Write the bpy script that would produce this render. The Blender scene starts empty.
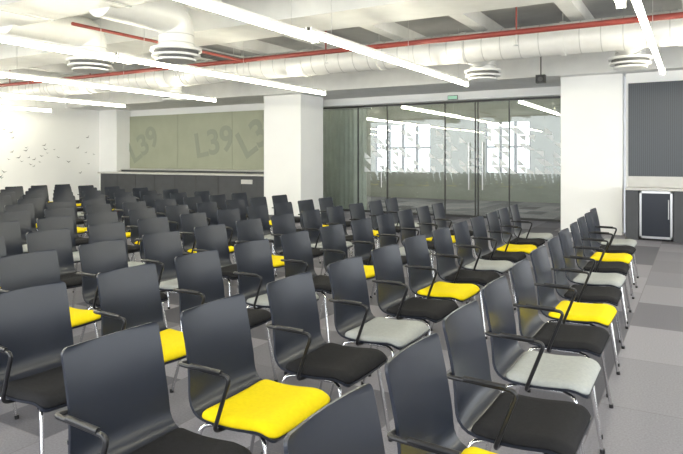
import bpy, math, random
from mathutils import Vector, Matrix
random.seed(7)
sc = bpy.context.scene
sc.view_settings.view_transform = 'Standard'
sc.view_settings.exposure = 0.42

# ------------------------------------------------------------ materials
def nodes_of(m):
    m.use_nodes = True
    nt = m.node_tree
    return nt, nt.nodes.get('Principled BSDF')

def mat(name, col, rough=0.5, metal=0.0, var=0.0, scale=8.0, bump=0.0, bscale=200.0, spec=0.5, coat=0.0):
    m = bpy.data.materials.new(name)
    nt, p = nodes_of(m)
    p.inputs['Base Color'].default_value = (*col, 1)
    p.inputs['Roughness'].default_value = rough
    p.inputs['Metallic'].default_value = metal
    p.inputs['Specular IOR Level'].default_value = spec
    p.inputs['Coat Weight'].default_value = coat
    tc = nt.nodes.new('ShaderNodeTexCoord')
    if var > 0:
        n = nt.nodes.new('ShaderNodeTexNoise'); n.inputs['Scale'].default_value = scale
        n.inputs['Detail'].default_value = 4
        r = nt.nodes.new('ShaderNodeMapRange')
        r.inputs['From Min'].default_value = 0.3; r.inputs['From Max'].default_value = 0.7
        r.inputs['To Min'].default_value = 1 - var; r.inputs['To Max'].default_value = 1 + var
        h = nt.nodes.new('ShaderNodeHueSaturation'); h.inputs['Color'].default_value = (*col, 1)
        nt.links.new(tc.outputs['Object'], n.inputs['Vector'])
        nt.links.new(n.outputs['Fac'], r.inputs['Value'])
        nt.links.new(r.outputs['Result'], h.inputs['Value'])
        nt.links.new(h.outputs['Color'], p.inputs['Base Color'])
    if bump > 0:
        n = nt.nodes.new('ShaderNodeTexNoise'); n.inputs['Scale'].default_value = bscale
        b = nt.nodes.new('ShaderNodeBump'); b.inputs['Strength'].default_value = bump
        b.inputs['Distance'].default_value = 0.002
        nt.links.new(tc.outputs['Object'], n.inputs['Vector'])
        nt.links.new(n.outputs['Fac'], b.inputs['Height'])
        nt.links.new(b.outputs['Normal'], p.inputs['Normal'])
    return m

def emis(name, col, s):
    m = bpy.data.materials.new(name)
    nt, p = nodes_of(m)
    p.inputs['Base Color'].default_value = (*col, 1)
    p.inputs['Emission Color'].default_value = (*col, 1)
    p.inputs['Emission Strength'].default_value = s
    return m

M_white = mat('white_paint', (0.90, 0.90, 0.89), 0.7, var=0.015, scale=1.5)
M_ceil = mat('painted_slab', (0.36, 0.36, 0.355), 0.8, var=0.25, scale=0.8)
M_rib = mat('white_painted_concrete', (0.70, 0.70, 0.69), 0.75, var=0.06, scale=3)
M_duct = mat('white_duct_metal', (0.70, 0.70, 0.69), 0.4, var=0.03, metal=0.1)
M_seam = mat('duct_seam', (0.45, 0.45, 0.45), 0.4)
M_dark = mat('charcoal_cladding', (0.055, 0.058, 0.065), 0.5, var=0.1, scale=4)
M_ventd = mat('vent_dark', (0.10, 0.10, 0.10), 0.7)
M_red = mat('red_sprinkler_pipe', (0.24, 0.04, 0.03), 0.5)
M_chrome = mat('chrome', (0.75, 0.75, 0.76), 0.15, metal=1.0)
M_steel = mat('brushed_steel', (0.6, 0.6, 0.6), 0.3, metal=1.0)
M_shell = mat('chair_shell_slate', (0.013, 0.0165, 0.027), 0.30, spec=0.45)
M_arm = mat('arm_black', (0.012, 0.012, 0.014), 0.35)
M_fblack = mat('fabric_black', (0.014, 0.014, 0.016), 0.9, var=0.15, scale=60, bump=0.4, bscale=500, spec=0.2)
M_fyel = mat('fabric_yellow', (0.78, 0.615, 0.005), 0.85, var=0.04, scale=60, bump=0.4, bscale=500, spec=0.2)
M_fgrey = mat('fabric_light_grey', (0.34, 0.355, 0.35), 0.9, var=0.06, scale=60, bump=0.4, bscale=500, spec=0.2)
M_taupe = mat('taupe_panel', (0.37, 0.39, 0.29), 0.5, var=0.05, scale=2)
M_taupe2 = mat('taupe_graphic', (0.30, 0.325, 0.255), 0.6)
M_counter = mat('counter_top', (0.55, 0.54, 0.52), 0.3, var=0.04)
M_light = emis('fluorescent_tube', (1.0, 0.955, 0.76), 27)
M_exit = emis('exit_green', (0.35, 0.6, 0.45), 0.3)
M_decal = mat('frosted_decal', (0.88, 0.91, 0.91), 0.8)
M_bird = mat('bird_decal_grey', (0.20, 0.20, 0.20), 0.8)
M_room = mat('grey_room_wall', (0.36, 0.37, 0.35), 0.8, var=0.1, scale=1)
M_curt = mat('curtain_grey', (0.78, 0.80, 0.75), 0.9, var=0.1, scale=3)
M_frame = mat('black_frame', (0.03, 0.03, 0.03), 0.4)

M_slat = mat('slate_ribbed_panel', (0.075, 0.085, 0.10), 0.35)
nt, p = nodes_of(M_slat)
tc = nt.nodes.new('ShaderNodeTexCoord'); w = nt.nodes.new('ShaderNodeTexWave')
w.bands_direction = 'X'; w.inputs['Scale'].default_value = 9
cr = nt.nodes.new('ShaderNodeMapRange'); cr.inputs['To Min'].default_value = 0.75; cr.inputs['To Max'].default_value = 1.2
hs = nt.nodes.new('ShaderNodeHueSaturation'); hs.inputs['Color'].default_value = (0.055, 0.062, 0.073, 1)
nt.links.new(tc.outputs['Object'], w.inputs['Vector']); nt.links.new(w.outputs['Fac'], cr.inputs['Value'])
nt.links.new(cr.outputs['Result'], hs.inputs['Value']); nt.links.new(hs.outputs['Color'], p.inputs['Base Color'])

# carpet tiles
M_carpet = bpy.data.materials.new('carpet_tiles')
nt, p = nodes_of(M_carpet)
p.inputs['Roughness'].default_value = 0.9
p.inputs['Specular IOR Level'].default_value = 0.25
tc = nt.nodes.new('ShaderNodeTexCoord')
br = nt.nodes.new('ShaderNodeTexBrick')
br.offset = 0.5; br.squash = 1.0
br.inputs['Color1'].default_value = (0.095, 0.094, 0.112, 1)
br.inputs['Color2'].default_value = (0.275, 0.268, 0.30, 1)
br.inputs['Mortar'].default_value = (0.165, 0.16, 0.175, 1)
br.inputs['Scale'].default_value = 1.0
br.inputs['Mortar Size'].default_value = 0.003
br.inputs['Brick Width'].default_value = 1.0
br.inputs['Row Height'].default_value = 0.5
mp = nt.nodes.new('ShaderNodeMapping'); mp.inputs['Rotation'].default_value = (0, 0, math.radians(90))
nt.links.new(tc.outputs['Object'], mp.inputs['Vector']); nt.links.new(mp.outputs['Vector'], br.inputs['Vector'])
n = nt.nodes.new('ShaderNodeTexNoise'); n.inputs['Scale'].default_value = 90; n.inputs['Detail'].default_value = 3
nt.links.new(tc.outputs['Object'], n.inputs['Vector'])
mr = nt.nodes.new('ShaderNodeMapRange'); mr.inputs['To Min'].default_value = 0.7; mr.inputs['To Max'].default_value = 1.3
nt.links.new(n.outputs['Fac'], mr.inputs['Value'])
hs = nt.nodes.new('ShaderNodeHueSaturation')
nt.links.new(mr.outputs['Result'], hs.inputs['Value']); nt.links.new(br.outputs['Color'], hs.inputs['Color'])
nt.links.new(hs.outputs['Color'], p.inputs['Base Color'])

# glass
M_glass = bpy.data.materials.new('tinted_glass')
M_glass.use_nodes = True
nt = M_glass.node_tree; nt.nodes.clear()
o = nt.nodes.new('ShaderNodeOutputMaterial'); mx = nt.nodes.new('ShaderNodeMixShader')
t = nt.nodes.new('ShaderNodeBsdfTransparent'); t.inputs['Color'].default_value = (0.84, 0.87, 0.85, 1)
g = nt.nodes.new('ShaderNodeBsdfGlossy'); g.inputs['Roughness'].default_value = 0.01
g.inputs['Color'].default_value = (0.9, 0.9, 0.9, 1)
fr = nt.nodes.new('ShaderNodeFresnel'); fr.inputs['IOR'].default_value = 1.7
nt.links.new(fr.outputs[0], mx.inputs[0]); nt.links.new(t.outputs[0], mx.inputs[1]); nt.links.new(g.outputs[0], mx.inputs[2])
nt.links.new(mx.outputs[0], o.inputs[0])

# ------------------------------------------------------------ mesh builder
class MB:
    def __init__(s): s.v = []; s.f = []; s.m = []; s.sm = []; s.mats = []
    def mi(s, m):
        if m not in s.mats: s.mats.append(m)
        return s.mats.index(m)
    def box(s, x0, x1, y0, y1, z0, z1, m):
        b = len(s.v); k = s.mi(m)
        s.v += [(x0,y0,z0),(x1,y0,z0),(x1,y1,z0),(x0,y1,z0),(x0,y0,z1),(x1,y0,z1),(x1,y1,z1),(x0,y1,z1)]
        for f in [(3,2,1,0),(4,5,6,7),(0,1,5,4),(1,2,6,5),(2,3,7,6),(3,0,4,7)]:
            s.f.append(tuple(b+i for i in f)); s.m.append(k); s.sm.append(False)
    def poly(s, pts, m):
        b = len(s.v); s.v += [tuple(q) for q in pts]
        s.f.append(tuple(range(b, b+len(pts)))); s.m.append(s.mi(m)); s.sm.append(False)
    def tube(s, pts, r, m, n=8):
        pts = [Vector(q) for q in pts]; k = s.mi(m); b = len(s.v)
        up = None
        for i, q in enumerate(pts):
            d = (pts[min(i+1, len(pts)-1)] - pts[max(i-1, 0)]).normalized()
            if up is None:
                up = Vector((0,0,1)) if abs(d.z) < 0.9 else Vector((1,0,0))
            up = (up - d*up.dot(d)).normalized()
            sd = d.cross(up)
            for j in range(n):
                a = 2*math.pi*j/n
                s.v.append(tuple(q + (up*math.cos(a) + sd*math.sin(a))*r))
        for i in range(len(pts)-1):
            for j in range(n):
                s.f.append((b+i*n+j, b+i*n+(j+1)%n, b+(i+1)*n+(j+1)%n, b+(i+1)*n+j)); s.m.append(k); s.sm.append(True)
        s.poly([s.v[b+j] for j in range(n)][::-1], m)
        e = b+(len(pts)-1)*n
        s.poly([s.v[e+j] for j in range(n)], m)
    def cyl(s, x, y, z0, z1, r, m, n=32):
        s.tube([(x,y,z0),(x,y,z1)], r, m, n)
    def mesh(s, name):
        me = bpy.data.meshes.new(name); me.from_pydata(s.v, [], s.f)
        for m in s.mats: me.materials.append(m)
        me.polygons.foreach_set('material_index', s.m)
        me.polygons.foreach_set('use_smooth', s.sm); me.update()
        return me
    def obj(s, name, bevel=0.0):
        o = bpy.data.objects.new(name, s.mesh(name)); sc.collection.objects.link(o)
        if bevel:
            bv = o.modifiers.new('bevel', 'BEVEL'); bv.width = bevel; bv.segments = 2; bv.limit_method = 'ANGLE'
        return o

def box(name, *a, bevel=0.0):
    b = MB(); b.box(*a); return b.obj(name, bevel)

def fillet(pts, r, n=5):
    pts = [Vector(q) for q in pts]; out = [pts[0]]
    for i in range(1, len(pts)-1):
        a, c, d = pts[i-1], pts[i], pts[i+1]
        u = (a-c); v = (d-c); rr = min(r, u.length*0.45, v.length*0.45)
        p0 = c+u.normalized()*rr; p1 = c+v.normalized()*rr
        for k in range(n+1):
            t = k/n; out.append(p0*(1-t)**2 + c*2*t*(1-t) + p1*t*t)
    out.append(pts[-1]); return out

# ------------------------------------------------------------ chair
def chair_mesh(name, fab):
    b = MB()
    prof = fillet([(-0.290, 0, 0.857), (-0.250, 0, 0.69), (-0.218, 0, 0.445), (-0.02, 0, 0.430), (0.15, 0, 0.448), (0.212, 0, 0.425)], 0.09, 8)
    L = [0.0]
    for i in range(1, len(prof)): L.append(L[-1] + (prof[i]-prof[i-1]).length)
    T = L[-1]
    def at(s):
        s = max(0, min(T, s))
        for i in range(1, len(L)):
            if s <= L[i] + 1e-9:
                f = (s-L[i-1])/max(1e-9, L[i]-L[i-1]); return prof[i-1].lerp(prof[i], f)
        return prof[-1]
    sb = 0.41
    def sheet(s0, s1, hw, r, off0, off1, m, ns=26, nt_=12, puff=0.0):
        ss = []
        for i in range(7): ss.append(s0 + r*(1-math.cos(math.pi/2*i/6)))
        for i in range(1, ns): ss.append(s0 + r + (s1-s0-2*r)*i/ns)
        for i in range(7): ss.append(s1 - r*(1-math.cos(math.pi/2*(6-i)/6)))
        base = len(b.v); k = b.mi(m)
        def width(s):
            w_ = hw(s); d = min(s-s0, s1-s)
            if d < r: w_ -= r - math.sqrt(max(0, r*r-(r-d)**2))
            return w_
        for layer in (off0, off1):
            for s in ss:
                p = at(s); tg = (at(s+0.01)-at(s-0.01)).normalized()
                nrm = Vector((-tg.z, 0, tg.x))
                if nrm.x < 0 and nrm.z < 0: nrm = -nrm
                ww = width(s)
                bk = max(0, min(1, (sb+0.02-s)/0.15))
                for j in range(nt_+1):
                    t = -1 + 2*j/nt_
                    t = math.sin(t*math.pi/2)*0.35 + t*0.65
                    curve = (0.018*bk + 0.008*(1-bk))*t*t
                    ex = 0
                    if layer == off1 and puff:
                        e1 = min(1, min(s-s0, s1-s)/0.05); e2 = min(1, (1-abs(t))/0.18)
                        ex = puff*(math.sqrt(max(0, 1-(1-e1)**2))*math.sqrt(max(0, 1-(1-e2)**2)))
                    q = p + nrm*(layer + curve + ex)
                    b.v.append((q.x, t*ww, q.z))
        R = len(ss); C = nt_+1
        def vid(l, i, j): return base + l*R*C + i*C + j
        def add(f): b.f.append(f); b.m.append(k); b.sm.append(True)
        def rim(f):
            if puff: add(f)
            else: b.poly([b.v[q] for q in f], m)
        for i in range(R-1):
            for j in range(C-1):
                add((vid(0,i,j), vid(0,i+1,j), vid(0,i+1,j+1), vid(0,i,j+1)))
                add((vid(1,i,j), vid(1,i,j+1), vid(1,i+1,j+1), vid(1,i+1,j)))
            rim((vid(0,i,0), vid(1,i,0), vid(1,i+1,0), vid(0,i+1,0)))
            rim((vid(0,i,C-1), vid(0,i+1,C-1), vid(1,i+1,C-1), vid(1,i,C-1)))
        for j in range(C-1):
            rim((vid(0,0,j), vid(0,0,j+1), vid(1,0,j+1), vid(1,0,j)))
            rim((vid(0,R-1,j), vid(1,R-1,j), vid(1,R-1,j+1), vid(0,R-1,j+1)))
    sheet(0, T, lambda s: 0.206 + 0.018*max(0, min(1, (s-0.2)/0.3)), 0.026, -0.006, 0.006, M_shell)
    sheet(sb+0.035, T-0.004, lambda s: 0.225, 0.045, 0.006, 0.014, fab, puff=0.022)
    for sy in (-1, 1):
        b.tube(fillet([(0.10, sy*0.16, 0.418), (0.155, sy*0.20, 0.415), (0.215, sy*0.232, 0.012)], 0.03), 0.0095, M_chrome)
        b.tube(fillet([(-0.10, sy*0.16, 0.415), (-0.16, sy*0.20, 0.412), (-0.265, sy*0.232, 0.012)], 0.03), 0.0095, M_chrome)
        b.tube([(0.10, sy*0.16, 0.418), (-0.10, sy*0.16, 0.415)], 0.0095, M_chrome)
        for x in (0.217, -0.268): b.tube([(x, sy*0.233, 0.0), (x-0.001, sy*0.232, 0.022)], 0.013, M_arm)
    b.tube([(0.10, -0.16, 0.418), (0.10, 0.16, 0.418)], 0.0095, M_chrome)
    b.tube([(-0.10, -0.16, 0.415), (-0.10, 0.16, 0.415)], 0.0095, M_chrome)
    b.tube(fillet([(-0.242, -0.195, 0.655), (-0.242, -0.248, 0.662), (0.035, -0.258, 0.660), (-0.055, -0.248, 0.425), (-0.055, -0.15, 0.414)], 0.035, 6), 0.009, M_arm)
    b.tube([(-0.17, -0.2505, 0.668), (-0.01, -0.257, 0.667)], 0.011, M_arm)
    return b.mesh(name)

CH = {'B': chair_mesh('chair_black', M_fblack), 'Y': chair_mesh('chair_yellow', M_fyel), 'G': chair_mesh('chair_grey', M_fgrey)}
A = math.radians(30.2)
def px(x, y):
    d = -x*math.sin(A) + y*math.cos(A); l = x*math.cos(A) + y*math.sin(A)
    return d, 341 + 606*l/max(d, 0.01)
PAT = 'YBGB'
first = [1.87, 2.05, 2.42, 2.46, 2.70, 2.85, 3.0, 3.1, 3.3, 3.4, 3.5, 3.6, 3.7]
for k in range(13):
    X = -0.56 - 1.01*k
    sp = 0.625
    end = 8.4 + min(1.2, 0.12*k)
    for i in range(-3, 16):
        y = first[k] + i*sp
        if k == 0:
            y = (1.33 if i == -1 else 1.89 if i == 0 else 2.46 + (i-1)*0.635)
            if i < -1: continue
        if k == 1 and i == -1: y = 1.48
        if y > end or y < 1.0: continue
        if k == 2 and y < 1.6: continue
        x = X - 0.045*(y-2.0)
        d, u = px(x, y)
        if u < -230: continue
        o = bpy.data.objects.new('conference_chair', CH[PAT[i % 4]])
        sc.collection.objects.link(o)
        o.location = (x + random.uniform(-0.012, 0.012), y, 0.0)
        o.rotation_euler = (0, 0, math.radians(random.uniform(-1.5, 1.5)))

# ------------------------------------------------------------ room shell
XL, XR, YF, YB, ZC = -17.8, 5.0, -4.0, 14.85, 3.9
box('floor', XL-0.2, XR+0.2, YF, 21.4, -0.1, 0.0, M_carpet)
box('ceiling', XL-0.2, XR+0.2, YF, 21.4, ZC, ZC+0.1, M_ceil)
b = MB()
x = XL + 0.6
while x < XR:
    b.box(x, x+0.22, YF, 12.6, 3.68, ZC, M_rib); x += 1.55
b.obj('ceiling_joists')
for (y0, y1, z) in ((12.6, 14.5, 3.14), (6.95, 7.9, 3.45), (1.2, 2.2, 3.45)):
    box('ceiling_beam', XL, XR, y0, y1, z, ZC, M_rib)
box('wall_left', XL-0.2, XL, YF, 14.7, 0, ZC, M_white)
box('wall_back', XL, -9.9, 14.5, 14.7, 0, ZC, M_white)
box('wall_bulkhead', -9.9, XR, 14.5, 14.95, 2.95, ZC, M_white)
box('wall_back_right', -1.15, XR, 12.96, 13.15, 0, 3.14, M_white)
b = MB()
b.box(XR, XR+0.2, YF, 13.1, 0, 0.9, M_white); b.box(XR, XR+0.2, YF, 13.1, 3.0, ZC, M_white)
for i in range(8):
    y = YF + i*2.4; b.box(XR, XR+0.2, y, y+0.25, 0.9, 3.0, M_white)
b.obj('wall_right')
box('baseboard_back', XL, -9.9, 14.47, 14.5, 0, 0.1, M_dark)
box('baseboard_left', XL, XL+0.02, YF, 13.9, 0, 0.1, M_dark)

box('column', -9.9, -8.72, 12.9, 14.0, 0, 3.2, M_white, bevel=0.01)
box('column', -2.35, -1.2, 12.9, 13.7, 0, 3.2, M_white, bevel=0.01)
box('column', XL, -16.9, 13.9, 14.5, 0, 3.2, M_white, bevel=0.01)

# glass partition
gp = bpy.data.objects.new('glass_partition', None); sc.collection.objects.link(gp)
def child(o, p): o.parent = p; return o
child(box('glass_pane', -9.88, -1.3, YB-0.006, YB+0.006, 0.06, 2.93, M_glass), gp)
b = MB()
b.box(-9.9, -1.3, YB-0.03, YB+0.03, 2.90, 2.95, M_frame); b.box(-9.9, -1.3, YB-0.03, YB+0.03, 0, 0.06, M_frame)
for x in (-8.1, -7.2, -5.55, -4.75, -4.68, -3.9): b.box(x-0.014, x+0.014, YB-0.02, YB+0.02, 0.06, 2.9, M_frame)
child(b.obj('frame'), gp)
b = MB()
for x in (-7.35, -4.9, -4.55):
    b.tube([(x, YB-0.07, 0.7), (x, YB-0.07, 1.9)], 0.016, M_steel)
    for z in (0.85, 1.75): b.tube([(x, YB-0.07, z), (x, YB-0.01, z)], 0.01, M_steel)
child(b.obj('door_handles'), gp)
b = MB()
for i in range(26):
    for j in range(6):
        x = -7.9 + i*0.21; z = 1.12 + j*0.19
        if random.random() < 0.25 + 0.05*j: continue
        if random.random() < 0.5:
            b.poly([(x, YB-0.009, z), (x+0.20, YB-0.009, z), (x, YB-0.009, z+0.17)], M_decal)
        else:
            b.poly([(x+0.20, YB-0.009, z), (x+0.20, YB-0.009, z+0.17), (x, YB-0.009, z+0.17)], M_decal)
child(b.obj('frosted_triangles'), gp)

# room behind the glass
b = MB()
zz = 21.0
edges = [(-14, -10.7), (-8.4, -6.35), (-4.8, XR)]
for a, c in edges: b.box(a, c, zz, zz+0.2, 0, ZC, M_room)
for a, c in ((-10.7, -8.4), (-6.35, -4.8)):
    b.box(a, c, zz, zz+0.2, 0, 1.0, M_room); b.box(a, c, zz, zz+0.2, 2.75, ZC, M_room)
b.obj('wall_far')
for a, c in ((-10.7, -8.4), (-6.35, -4.8)):
    b = MB()
    n_ = 4 if c-a > 2 else 3
    for i in range(n_+1):
        x = a + (c-a)*i/n_; b.box(x-0.05, x+0.05, zz+0.02, zz+0.12, 1.0, 2.75, M_frame)
    b.box(a, c, zz+0.03, zz+0.1, 1.85, 1.92, M_frame)
    b.obj('window_1' if a < -9 else 'window_2')
box('wall_side_left', -14.2, -14, 14.7, 21.2, 0, ZC, M_room)
b = MB()
pts = []
for i in range(61):
    x = -9.6 + i*0.026; pts.append((x, 15.25 + 0.03*math.sin(i*1.1)))
for i in range(60):
    b.poly([(pts[i][0], pts[i][1], 0.02), (pts[i+1][0], pts[i+1][1], 0.02), (pts[i+1][0], pts[i+1][1], 2.9), (pts[i][0], pts[i][1], 2.9)], M_curt)
b.tube([(-9.7, 15.25, 2.92), (-7.9, 15.25, 2.92)], 0.03, M_steel)
b.obj('curtain')

# back wall taupe panel + graphics
tp = bpy.data.objects.new('wall_graphic_panel', None); sc.collection.objects.link(tp)
child(box('panel', -16.88, -9.95, 14.44, 14.49, 1.14, 2.93, M_taupe), tp)
def text(s, x, z, size, rot):
    cu = bpy.data.curves.new('lettering', 'FONT'); cu.body = s; cu.size = size; cu.extrude = 0.002; cu.offset = 0.025
    cu.materials.append(M_taupe2)
    o = bpy.data.objects.new('lettering', cu); sc.collection.objects.link(o)
    o.location = (x, 14.435, z); o.rotation_euler = (math.radians(90), math.radians(-rot), 0); o.parent = tp
text('L39', -16.7, 1.3, 1.0, 30); text('L39', -13.8, 1.5, 1.1, 10); text('L39', -11.8, 1.45, 1.2, 32)
b = MB()
for x in (-14.6, -12.3): b.box(x-0.006, x+0.006, 14.434, 14.44, 1.14, 2.93, M_taupe2)
child(b.obj('panel_joints'), tp)

# bar counter on the left
b = MB()
b.box(-16.85, -9.95, 13.1, 13.85, 1.0, 1.05, M_counter)
b.box(-16.8, -10.0, 13.18, 13.80, 0.1, 1.0, M_dark)
b.box(-16.75, -10.05, 13.24, 13.78, 0.0, 0.1, M_frame)
for i in range(8): b.box(-16.0+i*0.85, -15.99+i*0.85, 13.17, 13.18, 0.12, 0.98, M_frame)
b.box(-10.9, -10.5, 13.165, 13.18, 0.78, 0.9, M_counter)
b.obj('bar_counter', bevel=0.004)
b = MB(); b.box(-16.85, -9.95, 14.05, 14.43, 0, 1.1, M_dark); b.box(-16.87, -9.93, 14.02, 14.43, 1.1, 1.13, M_counter)
b.obj('back_cabinet')

# birds on left wall
b = MB()
for i in range(30):
    y = random.uniform(10.4, 13.7); z = 1.55 + random.uniform(-0.45, 0.65) * (0.5 + abs(y-12)/1.6)
    s = random.uniform(0.05, 0.10); X = XL+0.006; a = random.uniform(-0.6, 0.6)
    def R(dy, dz): return (X, y + (dy*math.cos(a)-dz*math.sin(a))*s, z + (dy*math.sin(a)+dz*math.cos(a))*s)
    b.poly([R(-1, 0.5), R(0, -0.2), R(0.1, 0.15)], M_bird); b.poly([R(0, -0.2), R(1, 0.6), R(0.1, 0.15)], M_bird)
b.obj('bird_wall_decals')

# right kitchen unit
b = MB()
b.box(-1.1, 2.5, 12.9, 12.95, 1.15, 2.94, M_slat)
b.box(-1.1, 2.5, 12.88, 12.95, 0.95, 1.15, M_counter)
b.box(-1.1, 2.5, 12.28, 12.88, 0.91, 0.95, M_counter)
b.box(-1.1, -0.88, 12.33, 12.88, 0.0, 0.91, M_dark)
b.box(-0.32, 2.5, 12.33, 12.88, 0.0, 0.91, M_dark)
b.box(-0.88, -0.32, 12.8, 12.88, 0.0, 0.91, M_dark)
b.obj('kitchen_counter')
b = MB()
b.box(-0.87, -0.33, 12.36, 12.79, 0.02, 0.90, M_frame)
x0, x1 = -0.865, -0.335
b.box(x0, x0+0.035, 12.31, 12.36, 0.04, 0.90, M_steel); b.box(x1-0.035, x1, 12.31, 12.36, 0.04, 0.90, M_steel)
b.box(x0, x1, 12.31, 12.36, 0.86, 0.90, M_steel); b.box(x0, x1, 12.31, 12.36, 0.04, 0.08, M_steel)
b.box(x0+0.035, x1-0.035, 12.325, 12.35, 0.08, 0.86, M_shell)
b.tube([(x1-0.06, 12.28, 0.4), (x1-0.06, 12.28, 0.75)], 0.01, M_steel)
for z in (0.42, 0.73): b.tube([(x1-0.06, 12.28, z), (x1-0.06, 12.33, z)], 0.007, M_steel)
for x in (x0+0.06, x1-0.06): b.cyl(x, 12.45, 0.0, 0.03, 0.02, M_frame, 12); b.cyl(x, 12.7, 0.0, 0.03, 0.02, M_frame, 12)
b.obj('mini_fridge')

# ------------------------------------------------------------ ceiling services
def diffuser(b, x, y, z, r, end):
    b.tube(fillet([(x, y, z+0.1), (x, y, end[2]), (x+end[0], y+end[1], end[2])], 0.4, 10), r*0.68, M_duct, 28)
    for zz_ in (0.22, 0.34): b.cyl(x, y, z+zz_, z+zz_+0.012, r*0.70, M_seam)
    b.cyl(x, y, z+0.12, z+0.16, r, M_duct)
    b.cyl(x, y, z+0.07, z+0.12, r*0.86, M_ventd)
    b.cyl(x, y, z+0.04, z+0.07, r*0.95, M_duct)
    b.cyl(x, y, z+0.01, z+0.04, r*0.7, M_ventd)
    b.cyl(x, y, z-0.02, z+0.01, r*0.78, M_duct)
b = MB()
b.tube([(-16.5, 9.9, 3.36), (3.5, 9.9, 3.36)], 0.25, M_duct, 28)
for i in range(66):
    b.tube([(-16.2+i*0.3, 9.9, 3.36), (-16.188+i*0.3, 9.9, 3.36)], 0.254, M_seam, 28)
for i in range(13):
    b.tube([(-16.2+i*1.6, 9.9, 3.36), (-16.12+i*1.6, 9.9, 3.36)], 0.265, M_duct, 28)
    if i % 2: b.tube([(-16.17+i*1.6, 9.9, 3.6), (-16.17+i*1.6, 9.9, ZC)], 0.01, M_steel, 6)
diffuser(b, -3.35, 10.9, 2.95, 0.33, (0, -0.9, 3.36))
diffuser(b, -11.2, 10.9, 2.95, 0.33, (0, -0.9, 3.36))
diffuser(b, -0.9, 10.9, 2.98, 0.33, (0, -0.9, 3.36))
b.obj('round_air_duct')
b = MB()
b.box(-14, 3.5, 4.3, 5.1, 3.36, 3.64, M_duct)
for i in range(12):
    b.box(-13.5+i*1.5, -13.45+i*1.5, 4.28, 5.12, 3.345, 3.65, M_seam)
    if i % 2: b.tube([(-13.47+i*1.5, 4.26, 3.36), (-13.47+i*1.5, 4.26, ZC)], 0.01, M_steel, 6)
diffuser(b, -6.4, 6.3, 2.90, 0.36, (0.0, -1.3, 3.5))
diffuser(b, -8.4, 6.4, 2.92, 0.36, (0.0, -1.4, 3.5))
b.obj('rectangular_air_duct')

def pipe(y, r):
    b = MB()
    b.tube([(-17, y, 3.3), (3.5, y, 3.3)], r, M_red, 12)
    for x in (-14.5, -11.5, -8.9, -5.4, -2.2, 1.0):
        b.tube([(x, y, 3.3), (x, y, ZC)], 0.012, M_red, 8)
        b.tube([(x, y, 3.3), (x, y, 3.12)], 0.014, M_steel, 8)
        b.cyl(x, y, 3.11, 3.12, 0.04, M_steel, 12)
    b.obj('sprinkler_pipe')
pipe(8.75, 0.04); pipe(3.6, 0.032)
b = MB()
b.tube([(-7.2, 8.7, 3.3), (-7.2, 5.2, 3.3)], 0.024, M_red, 10)
b.tube([(-7.2, 6.9, 3.3), (-7.2, 6.9, ZC)], 0.01, M_red, 8)
b.obj('sprinkler_branch_pipe')
b = MB()
for x0, y0, y1 in ((-8.05, 7.95, 9.5),):
    b.box(x0, x0+0.02, y0, y1, 3.40, 3.48, M_ventd); b.box(x0+0.3, x0+0.32, y0, y1, 3.40, 3.48, M_ventd)
    y = y0
    while y < y1: b.box(x0, x0+0.3, y, y+0.03, 3.40, 3.42, M_ventd); y += 0.3
    for yy in (8.2, 9.3): b.tube([(x0+0.16, yy, 3.42), (x0+0.16, yy, ZC)], 0.006, M_steel, 6)
b.obj('cable_tray')

for xs in (-16.6, -13.4, -10.15, -7.0, -3.78, -0.45, 2.8):
    b = MB()
    for (dx, y0, y1) in ((0.0, 5.75, 11.3), (-0.13, 0.2, 6.1), (0.0, -3.5, 0.4)):
        x = xs+dx
        b.box(x-0.022, x+0.022, y0, y1, 2.945, 2.985, M_duct)
        b.tube([(x, y0+0.02, 2.91), (x, y1-0.02, 2.91)], 0.034, M_light, 10)
        for yy in (y0, y1-0.03): b.box(x-0.04, x+0.04, yy, yy+0.03, 2.87, 2.985, M_duct)
        for yy in (y0+0.5, (y0+y1)/2, y1-0.5): b.tube([(x, yy, 2.98), (x, yy, ZC)], 0.004, M_steel, 6)
    b.obj('ceiling_light_strip')
for xs in (-13.0, -10.2, -7.0, -3.78):  # leftmost strip is an added fill light for the dim curtain and back room
    b = MB()
    b.tube([(xs, 15.4, 2.91), (xs, 20.2, 2.91)], 0.036, M_light, 10); b.box(xs-0.012, xs+0.012, 15.4, 20.2, 2.945, 2.98, M_duct)
    for yy in (16, 19.5): b.tube([(xs, yy, 2.98), (xs, yy, ZC)], 0.004, M_steel, 6)
    b.obj('ceiling_light_strip')

b = MB(); b.box(-5.33, -5.1, 14.46, 14.49, 2.97, 3.05, M_exit); b.box(-5.345, -5.085, 14.48, 14.5, 2.955, 3.065, M_frame); b.obj('exit_sign')
b = MB(); b.box(-2.74, -2.56, 12.42, 12.54, 3.0, 3.16, M_frame); b.tube([(-2.65, 12.48, 3.15), (-2.65, 12.48, ZC)], 0.012, M_frame, 8)
b.tube([(-2.65, 12.415, 3.07), (-2.65, 12.41, 3.07)], 0.05, M_ventd, 16); b.obj('loudspeaker')

# ------------------------------------------------------------ light
w = bpy.data.worlds.new('sky'); sc.world = w; w.use_nodes = True
bg = w.node_tree.nodes['Background']; bg.inputs[0].default_value = (0.90, 0.95, 1.0, 1); bg.inputs[1].default_value = 3.4

cam = bpy.data.cameras.new('camera'); co = bpy.data.objects.new('camera', cam); sc.collection.objects.link(co)
co.location = (0, 0, 1.5); co.rotation_euler = (math.radians(90), 0, A)
cam.sensor_width = 36; cam.lens = 606/683*36; cam.shift_y = -69/683; cam.clip_start = 0.05
sc.camera = co
